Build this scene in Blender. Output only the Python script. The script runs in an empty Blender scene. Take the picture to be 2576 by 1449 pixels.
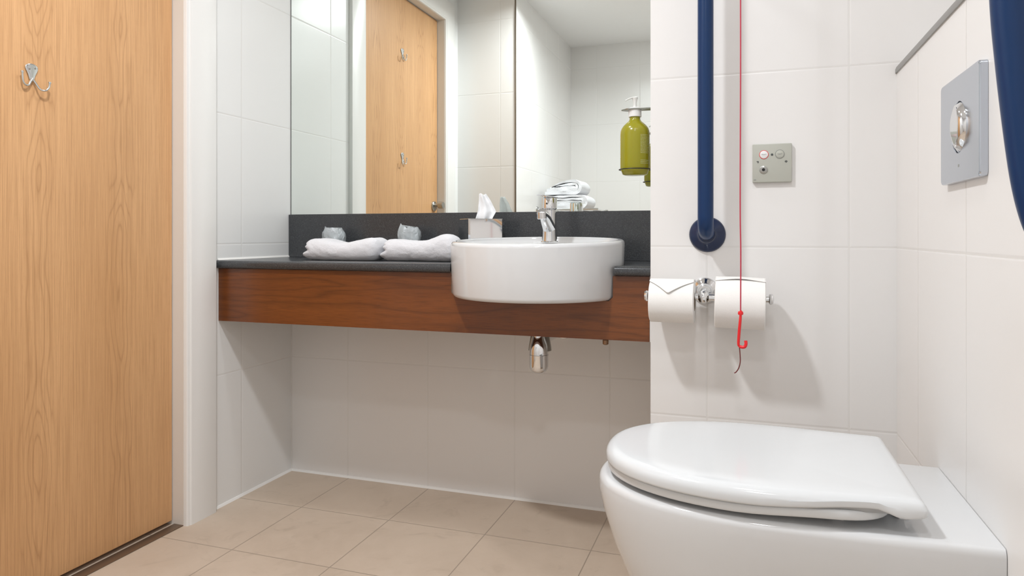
import bpy, bmesh, math, random
from mathutils import Vector, Matrix, noise
PI = math.pi
random.seed(7)
S = bpy.context.scene
COL = S.collection

# ---------------------------------------------------------------- camera, light, exposure
F_PX, YAW, HZ, CAM_Z = 1733.4, 0.328, 591.1, 0.8338
cam_d = bpy.data.cameras.new('camera')
cam = bpy.data.objects.new('camera', cam_d)
COL.objects.link(cam)
cam.location = (0, 0, CAM_Z)
cam.rotation_euler = (PI / 2, 0, YAW)
cam_d.sensor_width = 36
cam_d.lens = 36 * F_PX / 2576
cam_d.shift_y = -(724.5 - HZ) / 2576
cam_d.clip_start = 0.01
S.camera = cam

W = bpy.data.worlds.new('world')
S.world = W
W.use_nodes = True
W.node_tree.nodes['Background'].inputs[0].default_value = (0.8, 0.8, 0.8, 1)
W.node_tree.nodes['Background'].inputs[1].default_value = 0.0

S.view_settings.view_transform = 'Standard'
S.view_settings.look = 'None'
S.view_settings.gamma = 1
S.view_settings.exposure = -0.05
S.view_settings.use_curve_mapping = False

CEIL = 2.17
# ceiling downlights: (x, y, watts)
LAMPS = [(-0.80, 0.70, 19.0), (-0.06, 0.62, 2.5), (-0.86, 1.42, 4.6), (0.02, -0.12, 5.6)]
LAMP_COL = (0.94, 0.97, 1.0)
for i, (lx, ly, lw) in enumerate(LAMPS):
    ld = bpy.data.lights.new('downlight', 'AREA')
    ld.shape = 'DISK'; ld.size = 0.13
    ld.energy = lw; ld.color = LAMP_COL
    ld.spread = math.radians(160 if i < 2 else 180)
    lo = bpy.data.objects.new('downlight', ld)
    COL.objects.link(lo)
    lo.location = (lx, ly, CEIL - 0.012)

# ---------------------------------------------------------------- node helpers
def new_mat(name):
    m = bpy.data.materials.new(name)
    m.use_nodes = True
    nt = m.node_tree
    return m, nt, nt.nodes['Principled BSDF']

def setp(b, **k):
    names = {'col': 'Base Color', 'rough': 'Roughness', 'metal': 'Metallic', 'spec': 'Specular IOR Level',
             'trans': 'Transmission Weight', 'ior': 'IOR', 'coat': 'Coat Weight', 'coatr': 'Coat Roughness',
             'sss': 'Subsurface Weight', 'sheen': 'Sheen Weight', 'alpha': 'Alpha'}
    for a, v in k.items():
        s = b.inputs[names[a]]
        if a == 'col' and len(v) == 3: v = (*v, 1)
        s.default_value = v

def srgb(r, g, b):
    f = lambda c: (c / 255 / 12.92) if c / 255 <= 0.04045 else ((c / 255 + 0.055) / 1.055) ** 2.4
    return (f(r), f(g), f(b), 1)

class G:
    """small expression helper for shader nodes"""
    def __init__(s, nt): s.nt = nt
    def link(s, a, b): s.nt.links.new(a, b)
    def put(s, sock, v):
        if isinstance(v, bpy.types.NodeSocket): s.link(v, sock)
        else: sock.default_value = v
    def m(s, op, a, b=None, c=None):
        n = s.nt.nodes.new('ShaderNodeMath'); n.operation = op
        s.put(n.inputs[0], a)
        if b is not None: s.put(n.inputs[1], b)
        if c is not None: s.put(n.inputs[2], c)
        return n.outputs[0]
    def smooth(s, v, lo, hi, a=0.0, b=1.0):
        n = s.nt.nodes.new('ShaderNodeMapRange'); n.interpolation_type = 'SMOOTHSTEP'
        s.put(n.inputs[0], v); n.inputs[1].default_value = lo; n.inputs[2].default_value = hi
        n.inputs[3].default_value = a; n.inputs[4].default_value = b
        return n.outputs[0]
    def sep(s, coord='Object'):
        t = s.nt.nodes.new('ShaderNodeTexCoord'); q = s.nt.nodes.new('ShaderNodeSeparateXYZ')
        s.link(t.outputs[coord], q.inputs[0]); return t.outputs[coord], q.outputs
    def comb(s, x, y, z):
        n = s.nt.nodes.new('ShaderNodeCombineXYZ')
        s.put(n.inputs[0], x); s.put(n.inputs[1], y); s.put(n.inputs[2], z); return n.outputs[0]
    def mapping(s, v, sc=(1, 1, 1), loc=(0, 0, 0)):
        n = s.nt.nodes.new('ShaderNodeMapping'); s.link(v, n.inputs[0])
        n.inputs['Scale'].default_value = sc; n.inputs['Location'].default_value = loc; return n.outputs[0]
    def noise(s, v, scale, detail=2, rough=.5, dist=0.0):
        n = s.nt.nodes.new('ShaderNodeTexNoise'); s.link(v, n.inputs['Vector'])
        n.inputs['Scale'].default_value = scale; n.inputs['Detail'].default_value = detail
        n.inputs['Roughness'].default_value = rough; n.inputs['Distortion'].default_value = dist
        return n.outputs['Fac']
    def mix(s, f, a, b, mode='MIX'):
        n = s.nt.nodes.new('ShaderNodeMix'); n.data_type = 'RGBA'; n.blend_type = mode
        s.put(n.inputs[0], f); s.put(n.inputs[6], a); s.put(n.inputs[7], b); return n.outputs[2]
    def ramp(s, f, stops):
        n = s.nt.nodes.new('ShaderNodeValToRGB'); s.link(f, n.inputs[0]); e = n.color_ramp.elements
        while len(e) < len(stops): e.new(0.5)
        for el, (p, c) in zip(e, stops): el.position = p; el.color = c
        return n.outputs[0]
    def bump(s, h, strength, dist, normal=None):
        n = s.nt.nodes.new('ShaderNodeBump'); n.inputs['Strength'].default_value = strength
        n.inputs['Distance'].default_value = dist; s.link(h, n.inputs['Height'])
        if normal is not None: s.link(normal, n.inputs['Normal'])
        return n.outputs[0]

# ---------------------------------------------------------------- materials
TW, TH = 0.3025, 0.402          # wall tile pitch
def tile_mat(name, axis, u0, z0=0.4038, col=(0.83, 0.815, 0.80, 1)):
    m, nt, b = new_mat(name); g = G(nt)
    co, xyz = g.sep()
    def dist(v, o, p):
        t = g.m('FRACT', g.m('ADD', g.m('DIVIDE', g.m('SUBTRACT', v, o), p), 0.5))
        return g.m('MULTIPLY', g.m('ABSOLUTE', g.m('SUBTRACT', t, 0.5)), p)
    d = g.m('MINIMUM', dist(xyz[axis], u0, TW), dist(xyz[2], z0, TH))
    grout = g.smooth(d, 0.0008, 0.0016, 1, 0)
    h = g.smooth(d, 0.0006, 0.0040)
    wob = g.noise(co, 2.2, 2)
    c = g.mix(grout, col, (0.76, 0.745, 0.72, 1))
    g.link(c, b.inputs['Base Color'])
    h2 = g.m('ADD', h, g.m('MULTIPLY', wob, 1.2))
    g.link(g.bump(h2, 0.5, 0.0008), b.inputs['Normal'])
    g.put(b.inputs['Roughness'], g.smooth(grout, 0, 1, 0.27, 0.7))
    setp(b, spec=0.45)
    return m

XC = -0.0876
M = {}
M['tile_x'] = tile_mat('wall_tile_facing_room', 0, XC)
M['tile_left'] = tile_mat('wall_tile_left', 1, 1.8072, col=(0.84, 0.84, 0.83, 1))
M['tile_right'] = tile_mat('wall_tile_right', 1, 1.185)
M['tile_entry'] = tile_mat('wall_tile_entry', 0, -1.275)
M['tile_nook'] = tile_mat('wall_tile_nook', 1, 0.565)
M['tile_far'] = tile_mat('wall_tile_far', 0, -1.0)

def simple(name, **k):
    m, nt, b = new_mat(name); setp(b, **k); return m

m, nt, b = new_mat('ceiling_paint'); g = G(nt); co, xyz = g.sep()
g.link(g.mix(g.noise(co, 40, 3), (0.87, 0.87, 0.87, 1), (0.89, 0.89, 0.89, 1)), b.inputs['Base Color'])
setp(b, rough=0.9); M['ceiling'] = m

# floor: beige stone-look ceramic, 30 cm grid
m, nt, b = new_mat('floor_tile'); g = G(nt); co, xyz = g.sep()
def fdist(v, o, p):
    t = g.m('FRACT', g.m('ADD', g.m('DIVIDE', g.m('SUBTRACT', v, o), p), 0.5))
    return g.m('MULTIPLY', g.m('ABSOLUTE', g.m('SUBTRACT', t, 0.5)), p)
d = g.m('MINIMUM', fdist(xyz[0], -0.99, 0.3005), fdist(xyz[1], 1.791, 0.302))
grout = g.smooth(d, 0.0008, 0.0019, 1, 0)
n1 = g.noise(co, 3.5, 6, .62, .6); n2 = g.noise(co, 22, 6, .7, .8); n3 = g.noise(g.mapping(co, (1, 1, 1), (5, 3, 0)), 9, 4, .6, 1.5)
c = g.ramp(n1, [(0.3, (0.520, 0.415, 0.322, 1)), (0.7, (0.610, 0.497, 0.393, 1))])
c = g.mix(g.smooth(n2, 0.35, 0.75, 0, .38), c, (0.63, 0.52, 0.42, 1))
c = g.mix(g.smooth(n3, 0.54, 0.75, 0, .42), c, (0.40, 0.315, 0.24, 1))
tx = g.m('FLOOR', g.m('DIVIDE', g.m('SUBTRACT', xyz[0], -0.99), 0.3005)); ty = g.m('FLOOR', g.m('DIVIDE', g.m('SUBTRACT', xyz[1], 1.791), 0.302))
wn = nt.nodes.new('ShaderNodeTexWhiteNoise'); g.link(g.comb(tx, ty, 0.0), wn.inputs['Vector'])
c = g.mix(g.m('MULTIPLY', wn.outputs['Value'], 0.12), c, (0.42, 0.34, 0.27, 1))
c = g.mix(grout, c, (0.34, 0.275, 0.215, 1))
g.link(c, b.inputs['Base Color'])
hh = g.m('ADD', g.smooth(d, 0.0006, 0.003), g.m('MULTIPLY', n2, 0.25))
g.link(g.bump(hh, 0.6, 0.0008), b.inputs['Normal'])
g.put(b.inputs['Roughness'], g.smooth(n2, 0.2, 0.8, 0.42, 0.58)); setp(b, spec=0.4)
M['floor'] = m

def wood(name, along, across, dark, mid, light, ring_scale, ring_n, pore, seedv, rough, hearts=None, coat=0.0):
    """veneer: contour lines of a stretched noise give the cathedral figure, a fine stretched noise the pores"""
    m, nt, b = new_mat(name); g = G(nt); co, xyz = g.sep()
    A = xyz[along]; C = xyz[across]
    vec = g.comb(g.m('MULTIPLY', C, ring_scale[0]), g.m('MULTIPLY', A, ring_scale[1]), float(seedv))
    base = g.noise(vec, 1.0, 2.0, .45, .15)
    val = g.m('MULTIPLY', base, ring_n)
    val = g.m('ADD', val, g.m('MULTIPLY', g.noise(g.comb(g.m('MULTIPLY', C, 60), g.m('MULTIPLY', A, 4.0), 3.0), 1, 2), 0.35))
    lines = g.m('POWER', g.m('ABSOLUTE', g.m('SUBTRACT', g.m('MULTIPLY', g.m('FRACT', val), 2.0), 1.0)), 3.0)
    if hearts:
        w = None
        for (pos, half) in hearts:
            k = g.smooth(g.m('ABSOLUTE', g.m('SUBTRACT', C, pos)), half * 0.5, half * 1.3, 1, 0)
            w = k if w is None else g.m('MAXIMUM', w, k)
        lines = g.m('MULTIPLY', lines, g.m('ADD', g.m('MULTIPLY', w, 0.75), 0.25))
    pores = g.noise(g.comb(g.m('MULTIPLY', C, pore[0]), g.m('MULTIPLY', A, pore[1]), 1.0), 1.0, 3, .6)
    broad = g.noise(g.comb(g.m('MULTIPLY', C, 9), g.m('MULTIPLY', A, 0.7), 9.0), 1, 3)
    c = g.mix(g.smooth(broad, 0.3, 0.7), mid, light)
    c = g.mix(g.m('MULTIPLY', lines, 0.55), c, dark)
    c = g.mix(g.smooth(pores, 0.47, 0.68, 0, 0.55), c, dark)
    g.link(c, b.inputs['Base Color'])
    g.link(g.bump(pores, 0.25, 0.0004), b.inputs['Normal'])
    setp(b, rough=rough, coat=coat, coatr=0.2)
    return m
# oak door: cathedral figure = contours of (distance from a heart line)^2 plus a slow wander along the grain
m, nt, b = new_mat('oak_veneer'); g = G(nt); co, xyz = g.sep()
C_, A_ = xyz[1], xyz[2]
wv = g.m('MULTIPLY', g.m('SUBTRACT', g.noise(g.comb(g.m('MULTIPLY', C_, 3.0), g.m('MULTIPLY', A_, 2.2), 4.0), 1, 2), 0.5), 0.045)
Cw = g.m('ADD', C_, wv)
d = None
for k_, hpos in enumerate((-0.36, -0.20, 0.012, 0.236)):
    e_ = g.m('ABSOLUTE', g.m('SUBTRACT', Cw, hpos)); d = e_ if d is None else g.m('MINIMUM', d, e_)
dc = g.m('MINIMUM', d, 0.034)
q = g.m('ADD', g.m('MULTIPLY', g.m('MULTIPLY', dc, dc), 4200.0), g.m('MULTIPLY', g.m('MAXIMUM', g.m('SUBTRACT', d, 0.034), 0.0), 190.0))
cell = g.m('FLOOR', g.m('MULTIPLY', g.m('ADD', C_, 0.09), 4.5))
wander = g.m('MULTIPLY', g.noise(g.comb(g.m('MULTIPLY', cell, 3.7), g.m('MULTIPLY', A_, 1.9), 2.0), 1, 2.0, .4), 13.0)
fadeW = g.smooth(d, 0.012, 0.058, 1, 0)
val = g.m('ADD', q, g.m('MULTIPLY', wander, fadeW))
val = g.m('ADD', val, g.m('MULTIPLY', g.noise(g.comb(g.m('MULTIPLY', C_, 90), g.m('MULTIPLY', A_, 5.0), 3.0), 1, 2), 0.5))
ln = g.m('POWER', g.m('ABSOLUTE', g.m('SUBTRACT', g.m('MULTIPLY', g.m('FRACT', val), 2.0), 1.0)), 5.0)
ln = g.m('MULTIPLY', ln, g.smooth(d, 0.015, 0.06, 0.60, 0.14))
f1 = g.noise(g.comb(g.m('MULTIPLY', C_, 520), g.m('MULTIPLY', A_, 5), 1.0), 1.0, 3, .65)
f2 = g.noise(g.comb(g.m('MULTIPLY', C_, 150), g.m('MULTIPLY', A_, 1.6), 6.0), 1.0, 2, .6)
f3 = g.noise(g.comb(g.m('MULTIPLY', C_, 900), g.m('MULTIPLY', A_, 40), 8.0), 1.0, 2, .6)
broad = g.noise(g.comb(g.m('MULTIPLY', C_, 8), g.m('MULTIPLY', A_, 0.8), 9.0), 1, 3)
c = g.mix(g.smooth(broad, 0.3, 0.7), (0.640, 0.360, 0.168, 1), (0.705, 0.410, 0.200, 1))
dk = (0.400, 0.205, 0.085, 1)
c = g.mix(ln, c, dk)
c = g.mix(g.smooth(f1, 0.40, 0.70, 0, 0.48), c, dk)
c = g.mix(g.smooth(f2, 0.40, 0.70, 0, 0.22), c, dk)
c = g.mix(g.smooth(f3, 0.52, 0.75, 0, 0.25), c, dk)
g.link(c, b.inputs['Base Color']); g.link(g.bump(f1, 0.2, 0.0003), b.inputs['Normal']); setp(b, rough=0.42)
M['oak'] = m
M['walnut'] = wood('walnut_veneer', 0, 2, (0.070, 0.019, 0.004, 1), (0.150, 0.041, 0.008, 1), (0.200, 0.058, 0.011, 1),
                   (16.0, 1.4), 7.0, (700, 16), 1.7, 0.33, coat=0.25)

m, nt, b = new_mat('dark_granite'); g = G(nt); co, xyz = g.sep()
v = nt.nodes.new('ShaderNodeTexVoronoi'); g.link(co, v.inputs['Vector']); v.inputs['Scale'].default_value = 800
sp = nt.nodes.new('ShaderNodeSeparateColor'); g.link(v.outputs['Color'], sp.inputs[0])
c = g.ramp(sp.outputs[0], [(0.0, (0.032, 0.034, 0.037, 1)), (0.6, (0.046, 0.049, 0.053, 1)), (0.88, (0.065, 0.068, 0.072, 1)), (0.98, (0.10, 0.105, 0.11, 1))])
c = g.mix(g.smooth(g.noise(co, 60, 4), 0.35, 0.7, 0, .5), c, (0.05, 0.052, 0.056, 1))
g.link(c, b.inputs['Base Color']); setp(b, rough=0.22, spec=0.5); M['granite'] = m

M['ceramic'] = simple('white_glazed_ceramic', col=(0.675, 0.68, 0.685), rough=0.09, spec=0.5, coat=0.3, coatr=0.03)
M['seat_plastic'] = simple('white_gloss_plastic', col=(0.675, 0.69, 0.70), rough=0.12, spec=0.5)
M['chrome'] = simple('chrome', col=(0.78, 0.79, 0.80), rough=0.06, metal=1.0)
M['satin'] = simple('satin_chrome', col=(0.55, 0.59, 0.655), rough=0.20, metal=1.0)
M['steel'] = simple('brushed_steel', col=(0.42, 0.42, 0.40), rough=0.28, metal=1.0)
M['steel_light'] = simple('polished_nickel', col=(0.66, 0.68, 0.68), rough=0.16, metal=1.0)
M['trim_metal'] = simple('aluminium_tile_trim', col=(0.36, 0.355, 0.345), rough=0.38, metal=1.0)
M['bronze_trim'] = simple('bronze_tile_trim', col=(0.20, 0.165, 0.13), rough=0.4, metal=0.8)
M['paint'] = simple('white_gloss_paint', col=(0.83, 0.82, 0.80), rough=0.3)
M['paint_lining'] = simple('cream_gloss_paint', col=(0.75, 0.71, 0.66), rough=0.35)
M['blue'] = simple('navy_nylon', col=(0.006, 0.031, 0.105), rough=0.30, spec=0.3)
M['blue_dark'] = simple('dark_navy_plastic', col=(0.006, 0.017, 0.058), rough=0.2)
M['red'] = simple('red_plastic', col=(0.80, 0.02, 0.025), rough=0.35)
M['cord'] = simple('red_cord', col=(0.50, 0.035, 0.07), rough=0.6)
M['cord_dark'] = simple('worn_cord_end', col=(0.16, 0.03, 0.03), rough=0.7)
M['silicone'] = simple('white_silicone', col=(0.84, 0.82, 0.79), rough=0.45)
M['threshold'] = simple('bronze_threshold', col=(0.21, 0.145, 0.10), rough=0.42, metal=0.6)
M['black'] = simple('black_plastic', col=(0.008, 0.008, 0.009), rough=0.4)
M['grey_plate'] = simple('pale_grey_plastic', col=(0.47, 0.475, 0.42), rough=0.4)
M['white_plastic'] = simple('white_plastic', col=(0.82, 0.82, 0.82), rough=0.35)
M['mark'] = simple('grey_print', col=(0.07, 0.08, 0.08), rough=0.6)
M['mark_pale'] = simple('pale_grey_print', col=(0.30, 0.31, 0.29), rough=0.6)
M['print_cream'] = simple('cream_print', col=(0.62, 0.64, 0.38), rough=0.5)
M['brass'] = simple('dull_brass', col=(0.30, 0.19, 0.12), rough=0.35, metal=1.0)
M['bracket_steel'] = simple('dark_steel', col=(0.30, 0.31, 0.28), rough=0.3, metal=1.0)
M['core'] = simple('cardboard', col=(0.42, 0.33, 0.24), rough=0.9)

m, nt, b = new_mat('mirror_glass'); setp(b, col=(0.90, 0.945, 0.915), metal=1.0, rough=0.0); M['mirror'] = m

m, nt, b = new_mat('green_bottle'); g = G(nt); setp(b, col=(0.30, 0.28, 0.012), rough=0.22, sss=0.15, spec=0.5); M['green'] = m
m, nt, b = new_mat('frosted_pump'); setp(b, col=(0.85, 0.86, 0.84), rough=0.25, trans=0.1); M['pump'] = m

def cloth(name, col, sc, strength, dist):
    m, nt, b = new_mat(name); g = G(nt); co, xyz = g.sep()
    n = g.noise(co, sc, 3, .6); n2 = g.noise(co, sc / 5, 2)
    g.link(g.mix(g.smooth(n, .3, .7), tuple(c * .965 for c in col[:3]) + (1,), col), b.inputs['Base Color'])
    g.link(g.bump(g.m('ADD', n, n2), strength, dist), b.inputs['Normal'])
    setp(b, rough=0.95, sheen=0.3, spec=0.15); return m
M['towel'] = cloth('white_terry', (0.77, 0.77, 0.80, 1), 650, 0.7, 0.002)
M['tissue'] = cloth('white_tissue', (0.88, 0.885, 0.90, 1), 150, 0.25, 0.001)
M['roll'] = cloth('toilet_paper', (0.88, 0.865, 0.84, 1), 500, 0.15, 0.0006)

# crinkled clear wrapper: part transparent, part glossy
m, nt, b = new_mat('clear_wrapper'); g = G(nt); co, xyz = g.sep()
n = g.noise(co, 38, 3, .55, .8); n2 = g.noise(co, 16, 2)
g.link(g.bump(n, 1.0, 0.006), b.inputs['Normal']); setp(b, col=(0.74, 0.80, 0.83), rough=0.22, spec=0.8)
g.put(b.inputs['Alpha'], g.smooth(n2, 0.35, 0.65, 0.50, 0.72)); M['wrapper'] = m
m, nt, b = new_mat('glass'); setp(b, col=(0.95, 0.97, 0.97), rough=0.02, trans=1.0, ior=1.45); M['glass'] = m
m, nt, b = new_mat('lamp_glow')
b.inputs['Emission Color'].default_value = (1, 0.95, 0.88, 1); b.inputs['Emission Strength'].default_value = 6.0; M['glow'] = m

# ---------------------------------------------------------------- mesh helpers
ORG = {}
def origin(o):
    return ORG.get(o.name, Vector((0, 0, 0)))
def obj(name, bm, mat, parent=None, loc=None, sharp=35, label=None):
    """link bm (world coordinates) as ONE mesh object, child of parent or with its own origin at loc"""
    bmesh.ops.recalc_face_normals(bm, faces=bm.faces)
    me = bpy.data.meshes.new(name)
    o = bpy.data.objects.new(name, me)
    org = origin(parent) if parent is not None else Vector(loc or (0, 0, 0))
    bmesh.ops.translate(bm, verts=bm.verts, vec=-org)
    bm.to_mesh(me); bm.free()
    for m_ in (mat if isinstance(mat, (list, tuple)) else [mat]): me.materials.append(m_)
    if sharp:
        for p in me.polygons: p.use_smooth = True
        me.set_sharp_from_angle(angle=math.radians(sharp))
    COL.objects.link(o)
    ORG[o.name] = org
    if parent is not None: o.parent = parent
    else: o.location = org
    if label: o['label'] = label
    return o
def tag(o, label, cat, group=None):
    o['label'] = label; o['category'] = cat
    if group: o['group'] = group
    return o
def thing(name, loc, label, cat, group=None):
    o = bpy.data.objects.new(name, None); COL.objects.link(o)
    o.empty_display_size = 0.05
    o.location = loc; ORG[o.name] = Vector(loc)
    return tag(o, label, cat, group)
def struct(name, bm, mat, **k):
    o = obj(name, bm, mat, **k); o['kind'] = 'structure'; return o

def B(): return bmesh.new()
def box(bm, x0, x1, y0, y1, z0, z1, bev=0.0, seg=3, rot=None):
    vs = [bm.verts.new((x, y, z)) for x in (x0, x1) for y in (y0, y1) for z in (z0, z1)]
    idx = [(0, 1, 3, 2), (4, 6, 7, 5), (0, 4, 5, 1), (2, 3, 7, 6), (0, 2, 6, 4), (1, 5, 7, 3)]
    fs = [bm.faces.new([vs[i] for i in f]) for f in idx]
    if bev:
        es = list({e for f in fs for e in f.edges})
        r = bmesh.ops.bevel(bm, geom=es, offset=bev, segments=seg, affect='EDGES', profile=0.5)
        vs = list({v for f in r['faces'] for v in f.verts} | {v for v in vs if v.is_valid})
    if rot is not None:
        bmesh.ops.transform(bm, matrix=rot, verts=[v for v in vs if v.is_valid])
    return vs
def ring_loft(bm, rings, cap0=True, cap1=True, closed=True):
    R = [[bm.verts.new(p) for p in r] for r in rings]
    n = len(R[0])
    for a, b_ in zip(R, R[1:]):
        for i in range(n if closed else n - 1):
            j = (i + 1) % n
            bm.faces.new((a[i], a[j], b_[j], b_[i]))
    if cap0: bm.faces.new(R[0][::-1])
    if cap1: bm.faces.new(R[-1])
    return R
def frame_for(d):
    d = d.normalized(); up = Vector((0, 0, 1)) if abs(d.z) < 0.9 else Vector((1, 0, 0))
    u = d.cross(up).normalized(); v = u.cross(d).normalized(); return u, v
def lathe(bm, prof, c=(0, 0, 0), axis=(0, 0, 1), seg=40, cap0=True, cap1=True, sx=1.0):
    """prof: (radius, height along axis)"""
    ax = Vector(axis).normalized(); u, v = frame_for(ax); c = Vector(c)
    rings = []
    for r, h in prof:
        r = max(r, 1e-5)
        rings.append([c + ax * h + u * (r * sx * math.cos(2 * PI * i / seg)) + v * (r * math.sin(2 * PI * i / seg)) for i in range(seg)])
    ring_loft(bm, rings, cap0, cap1)
def tube(bm, pts, r, seg=16, caps=True, flat=1.0):
    P = [Vector(p) for p in pts]; n = len(P)
    rr = r if isinstance(r, (list, tuple)) else [r] * n
    T = [(P[min(i + 1, n - 1)] - P[max(i - 1, 0)]).normalized() for i in range(n)]
    u, v = frame_for(T[0]); rings = []
    for i in range(n):
        if i:
            q = T[i - 1].rotation_difference(T[i]); u = q @ u; v = q @ v
        rings.append([P[i] + u * (rr[i] * math.cos(2 * PI * k / seg)) + v * (rr[i] * flat * math.sin(2 * PI * k / seg)) for k in range(seg)])
    ring_loft(bm, rings, caps, caps)
def smooth_path(pts, n=8):
    P = [Vector(p) for p in pts]; P = [P[0] * 2 - P[1]] + P + [P[-1] * 2 - P[-2]]; out = []
    for i in range(1, len(P) - 2):
        for k in range(n):
            t = k / n; a, b_, c, d = P[i - 1], P[i], P[i + 1], P[i + 2]
            out.append(0.5 * ((2 * b_) + (c - a) * t + (2 * a - 5 * b_ + 4 * c - d) * t * t + (3 * b_ - a - 3 * c + d) * t ** 3))
    out.append(P[-2]); return out
def prism(bm, poly, z0, z1, plane='xy', bev=None, seg=3):
    """poly extruded along the third axis; plane tells which two coordinates poly holds"""
    def mk(a, b_, c): return {'xy': (a, b_, c), 'xz': (a, c, b_), 'yz': (c, a, b_)}[plane]
    A = [bm.verts.new(mk(x, y, z0)) for x, y in poly]; Bv = [bm.verts.new(mk(x, y, z1)) for x, y in poly]
    n = len(poly)
    bm.faces.new(A[::-1]); bm.faces.new(Bv)
    for i in range(n): bm.faces.new((A[i], A[(i + 1) % n], Bv[(i + 1) % n], Bv[i]))
    if bev:
        es = [e for e in bm.edges if all(v in A for v in e.verts) or all(v in Bv for v in e.verts)]
        bmesh.ops.bevel(bm, geom=es, offset=bev, segments=seg, affect='EDGES', profile=0.5)
    return A, Bv
def by_normal(bm, rules):
    bm.normal_update()
    bmesh.ops.recalc_face_normals(bm, faces=bm.faces)
    for f in bm.faces:
        a = [abs(c) for c in f.normal]; k = a.index(max(a)); f.material_index = rules[k]

XL, D, YP, XR, XE = -1.5282, 2.0614, 1.6819, 0.3082, -0.2192
DY0, DY1, DH = 0.752, 1.5665, 1.982       # door opening
YN, XN, YF = 0.565, -1.1875, -0.68         # entry wall, shower wall, far wall
XRR = 0.52

# ---------------------------------------------------------------- structure
bm = B(); box(bm, XL - 0.25, XRR + 0.1, YF - 0.1, D + 0.1, -0.06, 0); struct('floor', bm, M['floor'], sharp=0)
bm = B(); box(bm, XL - 0.25, XRR + 0.1, YF - 0.1, D + 0.1, CEIL, CEIL + 0.06); struct('ceiling', bm, M['ceiling'], sharp=0)
bm = B(); box(bm, XL - 0.25, XE, D, D + 0.08, 0, CEIL); struct('wall_back', bm, M['tile_x'], sharp=0)
bm = B(); box(bm, XE, XRR + 0.1, YP, D + 0.08, 0, CEIL); by_normal(bm, [1, 0, 0])
struct('wall_partition', bm, [M['tile_x'], M['tile_right']], sharp=0)
bm = B()
poly = [(YN, 0), (DY0, 0), (DY0, DH), (DY1, DH), (DY1, 0), (D, 0), (D, CEIL), (YN, CEIL)]
prism(bm, poly, XL - 0.12, XL, plane='yz'); struct('wall_left', bm, M['tile_left'], sharp=0)
bm = B(); box(bm, XR, XRR, YF, YP, 0, 1.196); by_normal(bm, [0, 1, 1]); struct('wall_right_ledge', bm, [M['tile_right'], M['tile_x']], sharp=0)
bm = B(); box(bm, XRR, XRR + 0.1, YF, YP, 0, CEIL); struct('wall_right', bm, M['tile_right'], sharp=0)
bm = B(); box(bm, XL - 0.12, XN, YF - 0.1, YN, 0, CEIL); by_normal(bm, [1, 0, 0])
struct('wall_entry', bm, [M['tile_entry'], M['tile_nook']], sharp=0)
bm = B(); box(bm, XN, XRR + 0.1, YF - 0.1, YF, 0, CEIL); struct('wall_front', bm, M['tile_far'], sharp=0)
bm = B(); box(bm, XL - 0.25, XL - 0.24, YN, D, 0, CEIL); struct('wall_light_block', bm, M['ceiling'], sharp=0)  # unseen closing panel added outside the door to keep outside light out

# metal trim on the ledge, corner trim by the shower
bm = B()
prof = [(XR - 0.003, 1.184), (XR - 0.003, 1.192), (XR - 0.001, 1.1975), (XR + 0.004, 1.2005), (XR + 0.016, 1.2005), (XR + 0.016, 1.196), (XR, 1.196), (XR, 1.184)]
prism(bm, prof, YF, YP, plane='xz')
struct('trim_1', bm, M['trim_metal'])
bm = B(); box(bm, XN - 0.004, XN + 0.004, YN - 0.004, YN + 0.004, 0, CEIL, 0.002, 2); struct('trim_2', bm, M['bronze_trim'])
# silicone beads
bm = B(); prism(bm, [(D, 0), (D - 0.006, 0), (D - 0.0045, 0.0025), (D - 0.0018, 0.0065), (D, 0.007)], XL, XE, plane='yz'); struct('trim_3', bm, M['silicone'])
bm = B(); prism(bm, [(XL, 0), (XL + 0.006, 0), (XL + 0.0045, 0.0025), (XL + 0.0018, 0.0065), (XL, 0.007)], 1.69, D, plane='xz'); struct('trim_4', bm, M['silicone'])
bm = B(); prism(bm, [(XL, 0.757), (XL + 0.005, 0.757), (XL + 0.0035, 0.7592), (XL + 0.0018, 0.762), (XL, 0.7625)], 1.70, 2.046, plane='xz'); struct('trim_5', bm, M['silicone'])
bm = B(); box(bm, XL + 0.0002, XL + 0.0022, D - 0.0022, D - 0.0002, 0.007, 0.57); struct('trim_6', bm, M['silicone'])

# ---------------------------------------------------------------- door
XD = -1.566
def E_struct(name, loc):
    o = bpy.data.objects.new(name, None); COL.objects.link(o); o.location = loc; ORG[o.name] = Vector(loc); o['kind'] = 'structure'; return o
door = E_struct('door_1', (XD, 1.155, 0))
bm = B(); box(bm, XD - 0.044, XD, DY0 + 0.003, DY1 - 0.003, 0.012, DH - 0.005, 0.0012, 1)
obj('door_leaf', bm, M['oak'], door)
# lining and stops
bm = B()
box(bm, XL - 0.12, XL + 0.002, DY1 - 0.001, DY1 + 0.008, 0, DH + 0.008)
box(bm, XL - 0.12, XL + 0.002, DY0 - 0.008, DY0 + 0.001, 0, DH + 0.008)
box(bm, XL - 0.12, XL + 0.002, DY0, DY1, DH - 0.001, DH + 0.008)
obj('door_lining', bm, M['paint_lining'], door)
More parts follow.
